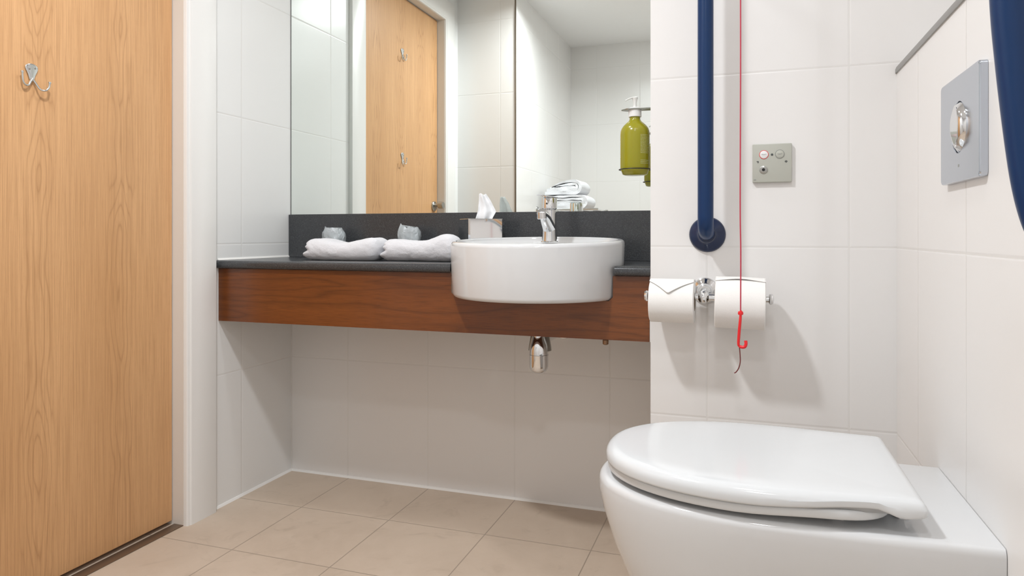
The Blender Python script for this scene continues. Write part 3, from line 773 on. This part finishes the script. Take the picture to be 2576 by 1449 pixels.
bm = B(); tube(bm, smooth_path([(0.2555, Yr, 1.41), (0.262, Yr, 1.445), (0.285, Yr, 1.46), (XRR - 0.001, Yr, 1.46)], 8), 0.0175, 36); obj('top_return', bm, M['blue'], g2)
bm = B(); lathe(bm, [(0.0, 0.0005), (0.040, 0.0005), (0.038, 0.005), (0.022, 0.012), (0, 0.012)], (XRR, Yr, 1.46), (-1, 0, 0), 48); obj('flange', bm, M['blue_dark'], g2)

# ---------------------------------------------------------------- emergency pull cord
CX, CY = -0.0115, 1.50
pc = thing('pull_cord', (CX, CY, 0.545), 'red emergency pull cord hanging in front of the right toilet roll', 'pull cord')
bm = B(); lathe(bm, [(0, 0), (0.045, 0), (0.045, -0.012), (0.032, -0.028), (0.008, -0.036), (0, -0.036)], (CX, CY, CEIL - 0.0005), seg=40); obj('ceiling_switch', bm, M['white_plastic'], pc)
bm = B(); tube(bm, smooth_path([(CX, CY, CEIL - 0.036), (CX - 0.0005, CY, 1.6), (CX, CY, 1.2), (CX - 0.0008, CY, 0.9), (CX + 0.0003, CY, 0.8), (CX, CY, 0.672)], 6), 0.0014, 10); obj('cord', bm, M['cord'], pc)
bm = B()
P = smooth_path([(CX + 0.0005, CY, 0.678), (CX - 0.0005, CY, 0.660), (CX - 0.0030, CY, 0.630), (CX - 0.0042, CY, 0.608), (CX - 0.0022, CY, 0.6035)], 8)
n_ = len(P); tube(bm, P, [0.0036 + 0.0016 * math.sin(PI * min(1, i / n_ * 1.1)) for i in range(n_)], 14, flat=.6)
lathe(bm, [(0, -0.004), (0.0048, -0.003), (0.0056, 0), (0.0045, 0.004), (0, 0.0045)], (CX, CY, 0.672), seg=16)
tube(bm, smooth_path([(CX - 0.002, CY, 0.6035), (CX + 0.003, CY - 0.003, 0.6025), (CX + 0.0085, CY - 0.004, 0.604), (CX + 0.0105, CY - 0.004, 0.610), (CX + 0.0100, CY - 0.003, 0.6165)], 6), 0.0032, 12)
obj('cord_handle', bm, M['red'], pc, label='bright red plastic hook handle')
bm = B(); tube(bm, smooth_path([(CX - 0.0025, CY, 0.604), (CX - 0.001, CY, 0.586), (CX - 0.0008, CY, 0.571), (CX - 0.004, CY, 0.558), (CX - 0.0095, CY + 0.002, 0.549), (CX - 0.0125, CY + 0.003, 0.5475)], 6), 0.0011, 8)
obj('cord_tail', bm, M['cord_dark'], pc, label='frayed dark tail of the cord')

# ---------------------------------------------------------------- toilet roll holder and rolls
HY, HZ_ = 1.612, 0.6935
hx = -0.0916
th = thing('toilet_roll_holder', (hx, YP, 0.7), 'chrome double toilet roll holder on the tiled wall', 'toilet roll holder')
bm = B(); lathe(bm, [(0, 0.0005), (0.0300, 0.0005), (0.0305, 0.003), (0.0285, 0.006), (0.0265, 0.008), (0.0185, 0.0125), (0.0145, 0.020), (0.0125, 0.030), (0, 0.030)], (hx, YP, 0.7035), (0, -1, 0), 56); obj('wall_rose', bm, M['chrome'], th, sharp=40)
bm = B(); tube(bm, [(hx, YP - 0.028, 0.7015), (hx, YP - 0.045, 0.699), (hx, HY + 0.002, HZ_ + 0.002)], [0.011, 0.0095, 0.010], 28); obj('post', bm, M['chrome'], th)
bm = B(); lathe(bm, [(0, -0.014), (0.006, -0.0135), (0.010, -0.010), (0.0125, -0.004), (0.0130, 0), (0.0125, 0.004), (0.010, 0.010), (0.006, 0.0135), (0, 0.014)], (hx, HY - 0.002, HZ_), (0, 0, 1), 36)
obj('centre_ball', bm, M['chrome'], th, sharp=89)
bm = B(); tube(bm, [(-0.2140, HY, HZ_), (0.0480, HY, HZ_ - 0.001)], 0.0078, 24); obj('bar', bm, M['chrome'], th)
for x, s in ((-0.2145, -1), (0.0465, 1)):
    bm = B(); lathe(bm, [(0, 0), (0.009, 0), (0.0115, 0.0015), (0.0125, 0.005), (0.0110, 0.0085), (0.006, 0.0105), (0, 0.011)], (x, HY, HZ_ - 0.0005), (s, 0, 0), 32); obj('end_cap', bm, M['chrome'], th)

def toilet_roll(x0, x1, r, label, tilt=0.0, fold='point', zc=None, yawr=0.0):
    core = 0.021
    zc = zc if zc is not None else HZ_ - 0.0118
    c = Vector(((x0 + x1) / 2, HY - 0.0 , zc)); w = x1 - x0
    t = thing('toilet_roll', (c.x, c.y, zc - r), label, 'toilet roll', 'toilet rolls on the holder')
    Mx = Matrix.Translation(c) @ Matrix.Rotation(tilt, 4, 'Y') @ Matrix.Rotation(yawr, 4, 'Z')
    bm = B()
    lathe(bm, [(core, -w / 2), (r - 0.002, -w / 2), (r, -w / 2 + 0.0015), (r, w / 2 - 0.0015), (r - 0.002, w / 2), (core, w / 2), (core, -w / 2)], (0, 0, 0), (1, 0, 0), 72, False, False)
    bmesh.ops.transform(bm, matrix=Mx, verts=bm.verts)
    ro = obj('paper_roll', bm, M['roll'], t, sharp=50)
    bm = B(); lathe(bm, [(core - 0.001, -w / 2), (core, -w / 2), (core, w / 2), (core - 0.001, w / 2), (core - 0.001, -w / 2)], (0, 0, 0), (1, 0, 0), 40, False, False)
    bmesh.ops.transform(bm, matrix=Mx, verts=bm.verts)
    obj('cardboard_core', bm, M['core'], t)
    # loose sheet following the roll over the top and down the front
    bm = B(); nx, na = 24, 40
    rows = []
    for i in range(nx + 1):
        u = i / nx; row = []
        for k in range(na + 1):
            f = k / na
            if fold == 'point':
                # V: sides end high, the middle lower
                v_end = math.radians(22 + 43 * (1 - abs(u - 0.44) / (0.44 if u < .44 else .56)))
                a0 = math.radians(-35); a = a0 + (v_end - a0) * f        # measured from the top towards the front
                lift = 0.0014 + 0.0030 * max(0, f - .35) * (1 - abs(2 * u - .9)) + 0.002 * (1 - f)
            else:
                a0 = math.radians(-40); a1 = math.radians(28 - 7 * math.sin(PI * u)); a = a0 + (a1 - a0) * f
                lift = 0.0010 + 0.0035 * max(0, f - .3) * math.sin(PI * u) ** 2
            rr_ = r + lift
            row.append(Vector((-w / 2 + u * w, -rr_ * math.sin(a), rr_ * math.cos(a))))
        rows.append(row)
    V = [[bm.verts.new(p) for p in row] for row in rows]
    for a, b_ in zip(V, V[1:]):
        for k in range(na): bm.faces.new((a[k], a[k + 1], b_[k + 1], b_[k]))
    bmesh.ops.transform(bm, matrix=Mx, verts=bm.verts)
    o = obj('folded_sheet', bm, M['roll'], t, sharp=0, label='end sheet folded to a point' if fold == 'point' else 'loose end sheet with an open fold')
    for p in o.data.polygons: p.use_smooth = True
    md = o.modifiers.new('thickness', 'SOLIDIFY'); md.thickness = 0.0012; md.offset = 1
toilet_roll(-0.2100, -0.1110, 0.0480, 'toilet roll with its end folded to a point, nearest the mirror', fold='point')
toilet_roll(-0.0660, 0.0390, 0.0560, 'fuller toilet roll behind the red pull cord', tilt=math.radians(1.2), fold='open')

# ---------------------------------------------------------------- emergency call point
cx0, cx1, cz0, cz1 = 0.0131, 0.0967, 0.9535, 1.0410
cp = thing('call_point', (0.0549, YP, cz0), 'square pale grey emergency call plate with two round buttons', 'switch')
bm = B(); box(bm, cx0, cx1, YP - 0.0105, YP - 0.0004, cz0, cz1, 0.0018, 3); fp = obj('face_plate', bm, M['grey_plate'], cp)
YC = YP - 0.0105
def px(u): return cx0 + (u - 1893) / (1992 - 1893) * (cx1 - cx0)
def pz(v): return cz1 - (v - 364) / (458 - 364) * (cz1 - cz0)
def ringm(u, v, r0, r1, h, mat, name, lab=None):
    bm = B(); lathe(bm, [(r0, 0), (r1, 0), (r1, h), (r0, h), (r0, 0)], (px(u), YC, pz(v)), (0, -1, 0), 36, False, False); return obj(name, bm, mat, cp, label=lab)
ringm(1922, 390, 0.0085, 0.0099, 0.0008, M['red'], 'button_ring', 'red ring')
bm = B(); lathe(bm, [(0, 0), (0.0088, 0), (0.0088, 0.0014), (0.0075, 0.0020), (0, 0.0022)], (px(1922), YC, pz(390)), (0, -1, 0), 32); obj('call_button', bm, M['white_plastic'], cp, label='white button')
ringm(1962, 390, 0.0090, 0.0101, 0.0008, M['mark_pale'], 'button_ring', 'grey ring')
bm = B(); lathe(bm, [(0, 0), (0.0088, 0), (0.0088, 0.0014), (0.0075, 0.0020), (0, 0.0022)], (px(1962), YC, pz(390)), (0, -1, 0), 32); obj('reset_button', bm, M['grey_plate'], cp, label='grey button')
bm = B(); lathe(bm, [(0, 0), (0.0026, 0), (0.0022, 0.0012), (0, 0.0014)], (px(1942.5), YC, pz(390.5)), (0, -1, 0), 20); obj('indicator', bm, M['mark'], cp)
bm = B(); lathe(bm, [(0.0035, 0.0), (0.0090, 0.0), (0.0088, 0.0015), (0.0065, 0.0024), (0.0035, 0.0024), (0.0035, 0)], (px(1921), YC, pz(427)), (0, -1, 0), 32, False, False); obj('socket', bm, M['steel'], cp)
bm = B(); lathe(bm, [(0, 0.0003), (0.0035, 0.0003), (0.0035, 0.0012), (0, 0.0012)], (px(1921), YC, pz(427)), (0, -1, 0), 24); obj('socket_hole', bm, M['black'], cp)
def strokes(bm, u, v, segs, w=0.0005, sc=0.001, dy=0.0):
    for (a, b_) in segs:
        A_ = Vector((px(u) + a[0] * sc, YC - 0.0002 - dy, pz(v) + a[1] * sc)); B_ = Vector((px(u) + b_[0] * sc, YC - 0.0002 - dy, pz(v) + b_[1] * sc))
        tube(bm, [A_, B_], w, 6)
bm = B(); strokes(bm, 1906, 408, [((-2.2, 1.8), (2.0, 1.8)), ((2.0, 1.8), (2.0, -0.6)), ((2.0, -.6), (0, -2.2)), ((-1.6, .4), (1.4, .4))]); obj('symbol', bm, M['mark'], cp)
bm = B(); strokes(bm, 1978, 408, [((-3, 0), (0, 2.2)), ((0, 2.2), (2.6, 0)), ((2.6, 0), (0, -2.6)), ((0, -2.6), (-3, 0)), ((-2.6, 0.2), (2.2, 0.2)), ((-1.4, -1.2), (1.4, -1.2))]); obj('symbol', bm, M['mark'], cp)
bm = B(); strokes(bm, 1962, 390, [((-5, 0), (-3.4, 1.2)), ((-3.4, 1.2), (-1.6, -1)), ((-1.6, -1), (0, 1.2)), ((0, 1.2), (1.6, -1)), ((1.6, -1), (3.4, 1.2)), ((3.4, 1.2), (5, 0))], 0.0004, dy=0.0021); obj('button_mark', bm, M['mark_pale'], cp)
bm = B(); strokes(bm, 1922, 390, [((-5, 0), (-3.4, 1.2)), ((-3.4, 1.2), (-1.6, -1)), ((-1.6, -1), (0, 1.2)), ((0, 1.2), (1.6, -1)), ((1.6, -1), (3.4, 1.2)), ((3.4, 1.2), (5, 0))], 0.0004, dy=0.0021); obj('button_mark', bm, M['mark_pale'], cp)
bm = B(); strokes(bm, 1899, 451, [((-2.4, .3), (2.4, .3)), ((-2.4, -.6), (2.4, -.6))], 0.0005); obj('maker_mark', bm, M['mark_pale'], cp)

# ---------------------------------------------------------------- flush plate
fx = XR - 0.0108
fl = thing('flush_plate', (XR, 1.181, 0.914), 'satin chrome flush plate with round push button on the right wall', 'flush plate')
bm = B()
# slab with rounded corners in the yz plane
def rrect(y0, y1, z0, z1, r, n=8):
    o = []
    for (cy_, cz_, a0) in ((y1 - r, z1 - r, 0), (y0 + r, z1 - r, 90), (y0 + r, z0 + r, 180), (y1 - r, z0 + r, 270)):
        for k in range(n + 1):
            a = math.radians(a0 + 90 * k / n); o.append((cy_ + r * math.cos(a), cz_ + r * math.sin(a)))
    return o
y0, y1, zz0, zz1 = 1.0835, 1.2795, 0.9135, 1.0715
def lay(x, ins): return [(x, y, z) for y, z in rrect(y0 + ins, y1 - ins, zz0 + ins, zz1 - ins, 0.007 - ins * .5)]
bc = (1.180, 0.9935); br = 0.0385
def circ_yz(x, r, n=36): return [(x, bc[0] + r * math.cos(2 * PI * (k + .5) / n + 0.0), bc[1] + r * math.sin(2 * PI * (k + .5) / n)) for k in range(n)]
ring_loft(bm, [lay(XR - 0.0004, 0), lay(fx + 0.0022, 0), lay(fx + 0.0008, .0006), lay(fx, .0022), circ_yz(fx, br), circ_yz(fx + 0.004, br)], True, True)
obj('plate', bm, M['satin'], fl, sharp=12)
# button: two-part disc, the near third raised as a crescent
bm = B()
n = 48; nr = 14
V = []
for i in range(nr + 1):
    r = (br - 0.0008) * i / nr; row = []
    for k in range(n):
        a = 2 * PI * k / n; y = r * math.cos(a); z = r * math.sin(a)
        t_ = y / br
        s_ = (-t_ + 0.02 + 0.10 * math.cos(z / br * 2.2))            # towards the camera side
        lift = 0.0
        if s_ > 0: lift = 0.011 * min(1, s_ / 0.16) * (1 - 0.35 * min(1, s_)) * math.sqrt(max(0, 1 - (z / br) ** 2) + 0.02)
        rim = max(0, (i / nr - 0.86) / 0.14)
        lift *= (1 - rim * 0.75)
        row.append(bm.verts.new((fx - 0.0012 - lift + 0.003 * rim, bc[0] + y, bc[1] + z)) if i else None)
    V.append(row)
c0 = bm.verts.new((fx - 0.0014 - 0.004, bc[0], bc[1]))
for k in range(n): bm.faces.new((c0, V[1][k], V[1][(k + 1) % n]))
for i in range(1, nr):
    for k in range(n): bm.faces.new((V[i][k], V[i + 1][k], V[i + 1][(k + 1) % n], V[i][(k + 1) % n]))
back = [bm.verts.new((fx + 0.0038, v.co.y, v.co.z)) for v in V[nr]]
for k in range(n): bm.faces.new((V[nr][k], back[k], back[(k + 1) % n], V[nr][(k + 1) % n]))
obj('push_button', bm, M['chrome'], fl, sharp=60, label='round chrome push button with a raised crescent')
bm = B(); box(bm, fx - 0.0002, fx + 0.001, 1.1765, 1.1825, 0.9345, 0.9385); obj('plate_mark', bm, M['mark_pale'], fl)

# ---------------------------------------------------------------- toilet
AX = 1.177
def dshape(xf, xb, hw, hwb, n=40, xm=0.02, p=2.15, ax=AX):
    """closed outline: back near corner -> near side -> front -> far side -> back far corner"""
    o = []
    for k in range(6): t_ = k / 6; o.append((xb + (xm - xb) * t_, ax - (hwb + (hw - hwb) * math.sin(t_ * PI / 2))))
    for k in range(n + 1):
        a = PI * k / n
        c, s = math.sin(a), math.cos(a)
        o.append((xm - (xm - xf) * abs(c) ** (2 / p), ax - hw * math.copysign(abs(s) ** (2 / p), s)))
    for k in range(6): t_ = 1 - (k + 1) / 6; o.append((xb + (xm - xb) * t_, ax + (hwb + (hw - hwb) * math.sin(t_ * PI / 2))))
    return o
def inset(o, d, cx_=0.05):
    out = []
    for x, y in o:
        v = Vector((x - cx_, y - AX)); L = v.length
        out.append((x - v.x / L * d, y - v.y / L * d))
    return out
toi = thing('toilet', (0.1, AX, 0.08), 'white wall-hung toilet with its lid closed', 'toilet')
XB = XR - 0.0008
bm = B(); rings = []
zs = [(0.075, 0.06, .10, .10), (0.08, 0.045, .108, .11), (0.12, -0.03, .116, .12), (0.17, -0.105, .126, .13), (0.22, -0.153, .138, .14), (0.253, -0.176, .147, .148), (0.284, -0.193, .155, .155),
      (0.328, -0.213, .163, .160), (0.381, -0.2305, .1705, .164), (0.415, -0.2375, .1735, .165), (0.4285, -0.2372, .1735, .165)]
for z, xf, hw, hwb in zs:
    rings.append([(x, y, z) for x, y in dshape(xf, XB, hw, hwb, xm=max(0.02, xf + .12) if xf > -.1 else 0.02)])
base = dshape(-0.2372, XB, .1735, .165)
for k in range(1, 7):
    a = PI / 2 * k / 6
    q = inset(base, 0.0115 * (1 - math.cos(a)))
    rings.append([(min(x, XB) if bx_ < XB - .0005 else XB, y, 0.4285 + 0.0115 * math.sin(a)) for (x, y), (bx_, _) in zip(q, base)])
ring_loft(bm, rings)
obj('pan', bm, M['ceramic'], toi, sharp=45)
# seat ring
def sst(x, a, b_):
    t_ = max(0, min(1, (x - a) / (b_ - a))); return t_ * t_ * (3 - 2 * t_)
bm = B()
def slab(o, z0, z1, r0, r1, drop=None, hole=None):
    R_ = []
    def lvl(ins, z):
        q = inset(o, ins); return [(x, y, z - (drop(x) if drop else 0) * (1 if z < (z0 + z1) / 2 else 0)) for x, y in q]
    for k in range(5): a = PI / 2 * k / 4; R_.append(lvl(r0 * (1 - math.sin(a)), z0 + r0 * (1 - math.cos(a))))
    for k in range(7): a = PI / 2 * k / 6; R_.append(lvl(r1 * 1.15 * (1 - math.cos(a)), z1 - r1 + r1 * math.sin(a)))
    return R_
def seat_outline(n=40, xm=0.03, xe=0.09, xb=0.190, hw=.1725):
    o = []
    near = []
    for k in range(13):                      # rear corner, from the back centre line outward
        a = PI / 2 * k / 12; near.append((xe + (xb - xe) * math.cos(a) ** .75, 0.085 + (hw - .0015 - 0.085) * math.sin(a) ** .8))
    side = near + [(xe + (xm - xe) * t_, hw - .0015 * (1 - t_)) for t_ in (.25, .5, .75)]
    o += [(x, AX - h) for x, h in side]
    for k in range(n + 1):
        a = PI * k / n; c, s_ = math.sin(a), math.cos(a)
        o.append((xm - (xm + 0.2225) * abs(c) ** (2 / 2.2), AX - hw * math.copysign(abs(s_) ** (2 / 2.2), s_)))
    o += [(x, AX + h) for x, h in side[::-1]]
    return o
so = seat_outline()
R_ = [[(x, y, z + 0.0062 * sst(x, -.03, .13)) for x, y, z in q_] for q_ in slab(so, 0.4475, 0.4622, 0.005, 0.005)]
hole_t = [(0.0 + (x - 0.0) * 0.62, AX + (y - AX) * 0.60, R_[-1][i_][2]) for i_, (x, y) in enumerate(so)]; hole_b = [(x, y, 0.4475) for x, y, _ in hole_t]
ring_loft(bm, R_ + [hole_t, hole_b, R_[0]], False, False)
bmesh.ops.remove_doubles(bm, verts=bm.verts, dist=1e-6)
obj('seat', bm, M['seat_plastic'], toi, sharp=50)
for (x, dy) in ((-0.17, -0.07), (-0.17, 0.07), (0.12, -0.125), (0.12, 0.125)):
    bm = B(); box(bm, x - 0.008, x + 0.008, AX + dy - 0.006, AX + dy + 0.006, 0.4395, 0.4485, 0.002, 2); obj('seat_buffer', bm, M['white_plastic'], toi)
# lid
lo_ = dshape(-0.2250, 0.224, .1775, .160, xm=0.02, p=2.2)
# round the two rear corners
rc_ = 0.007
def corner(s_):
    return [(0.224 - rc_ + rc_ * math.cos(a), AX + s_ * (.160 - rc_ + rc_ * math.sin(a))) for a in [PI / 2 * k / 6 for k in range(7)]]
fine = [(0.209 - 0.011 * k, AX - (.1605 + .0012 * k)) for k in range(1, 9)]
mid_ = [p for p in lo_ if p[0] < 0.118]
lo_ = corner(-1) + fine + mid_ + [(x, 2 * AX - y) for x, y in fine[::-1]] + corner(1)[::-1]
bm = B()
R_ = slab(lo_, 0.4630, 0.4870, 0.003, 0.0150, drop=lambda x: -0.0098 * sst(x, 0.00, 0.16) + 0.0105 * sst(x, 0.160, 0.196) - 0.004 * sst(x, 0.206, 0.224))
top = R_[-1]
for f, dz in ((0.90, 0.0006), (0.80, 0.0004), (0.6, -0.0002), (0.35, -0.0006), (0.1, -0.0008)):
    R_.append([(0.02 + (x - 0.02) * f, AX + (y - AX) * f, z + dz) for x, y, z in top])
ring_loft(bm, R_, True, True)
obj('lid', bm, M['seat_plastic'], toi, sharp=55)
for dy in (-0.09, 0.09):
    bm = B(); lathe(bm, [(0, 0), (0.011, 0), (0.011, 0.012), (0.009, 0.022), (0, 0.024)], (0.205, AX + dy, 0.4402)); obj('hinge', bm, M['chrome'], toi)

# ---------------------------------------------------------------- towel rack with bath towels (seen in the mirror)
ry0, ry1, rz = -0.14, 0.16, 0.985
rk = thing('towel_rack', (XN, 0.0, rz), 'chrome wall towel rack seen in the mirror behind the tap', 'towel rack')
for k in range(5):
    x = XN + 0.05 + k * 0.076
    bm = B(); tube(bm, [(x, ry0, rz), (x, ry1, rz)], 0.005, 14); obj('bar', bm, M['chrome'], rk)
for y in (ry0, ry1):
    bm = B(); tube(bm, [(XN + 0.001, y, rz), (XN + 0.372, y, rz)], 0.0065, 14); obj('side_arm', bm, M['chrome'], rk)
    bm = B(); lathe(bm, [(0, 0.0005), (0.02, 0.0005), (0.018, 0.006), (0, 0.007)], (XN, y, rz), (1, 0, 0), 28); obj('wall_rose', bm, M['chrome'], rk)
def bath_towel(x0, x1, y0, y1, zb, h, label, droop):
    """towel folded over on itself; nested folds show on the end that faces the mirror"""
    bm = B()
    def fold(i0, i1, r_out, r_in, zc):
        """one U of cloth: lower leg, round fold at the right, upper leg drooping to the left"""
        L, Rr = [], []
        def line(r):
            P = []
            xa = x0 + i0; xb = x1 - h / 2
            for k in range(10):
                f = k / 10; P.append((xa + (xb - xa) * f, zc - r))
            for k in range(13):
                a = -PI / 2 + PI * k / 12; P.append((xb + r * math.cos(a) * 1.05, zc + r * math.sin(a)))
            for k in range(1, 13):
                f = k / 12; x = xb + (xa + i1 - xb) * f
                P.append((x, zc - r + (2 * r) * (1 - droop * f ** 2.2)))
            return P
        o_, n_ = line(r_out), line(r_in)
        loop = o_ + n_[::-1]
        rings = []
        for k in range(13):
            y = y0 + (y1 - y0) * k / 12
            e = max(0, (abs(2 * k / 12 - 1) - .8) / .2)
            ring = []
            for i, (x, z) in enumerate(loop):
                sgn = 1 if i < len(o_) else -1
                q = 0.0035 * noise.noise((x * 24, y * 14, z * 24 + i0 * 90))
                ring.append((x + q, y + 0.006 * noise.noise((x * 30, .4, z * 40)), max(z + q - sgn * e * 0.0012, zb + 0.0006)))
            rings.append(ring)
        R0 = ring_loft(bm, rings, False, False); m_ = len(o_)
        for rr_ in (R0[0], R0[-1]):
            for i in range(m_ - 1): bm.faces.new((rr_[i], rr_[i + 1], rr_[2 * m_ - 2 - i], rr_[2 * m_ - 1 - i]))
    zc = zb + h / 2
    fold(0.0, 0.012, h * .5, h * .30, zc)
    fold(0.012, 0.02, h * .285, h * .10, zc)
    fold(0.03, 0.03, h * .09, h * .005, zc)
    o = obj('bath_towel', bm, M['towel'], loc=((x0 + x1) / 2, (y0 + y1) / 2, zb), sharp=60)
    return tag(o, label, 'towel', 'bath towels on the chrome rack')
bath_towel(-1.150, -0.888, -0.10, 0.13, rz + 0.006, 0.082, 'folded white bath towel at the bottom of the rack stack, in the mirror', 0.12)
bath_towel(-1.150, -0.925, -0.11, 0.12, rz + 0.0895, 0.090, 'rolled white bath towel on top of the rack stack, in the mirror', 0.72)

# ---------------------------------------------------------------- downlight fittings
labs = ['recessed ceiling downlight above the doorway side of the room', 'recessed ceiling downlight above the toilet approach', 'recessed ceiling downlight above the vanity worktop', 'recessed ceiling downlight behind the camera near the shower end']
for i, (lx, ly, lw) in enumerate(LAMPS):
    t = thing('ceiling_light', (lx, ly, CEIL), labs[i], 'ceiling light', 'recessed ceiling downlights')
    bm = B(); lathe(bm, [(0.068, -0.0005), (0.082, -0.0005), (0.082, -0.004), (0.078, -0.007), (0.068, -0.007), (0.068, -0.0005)], (lx, ly, CEIL), seg=48, cap0=False, cap1=False); obj('bezel', bm, M['white_plastic'], t)
    bm = B(); lathe(bm, [(0, -0.0005), (0.067, -0.0005), (0.067, -0.003), (0, -0.003)], (lx, ly, CEIL), seg=40); obj('diffuser', bm, M['glow'], t)
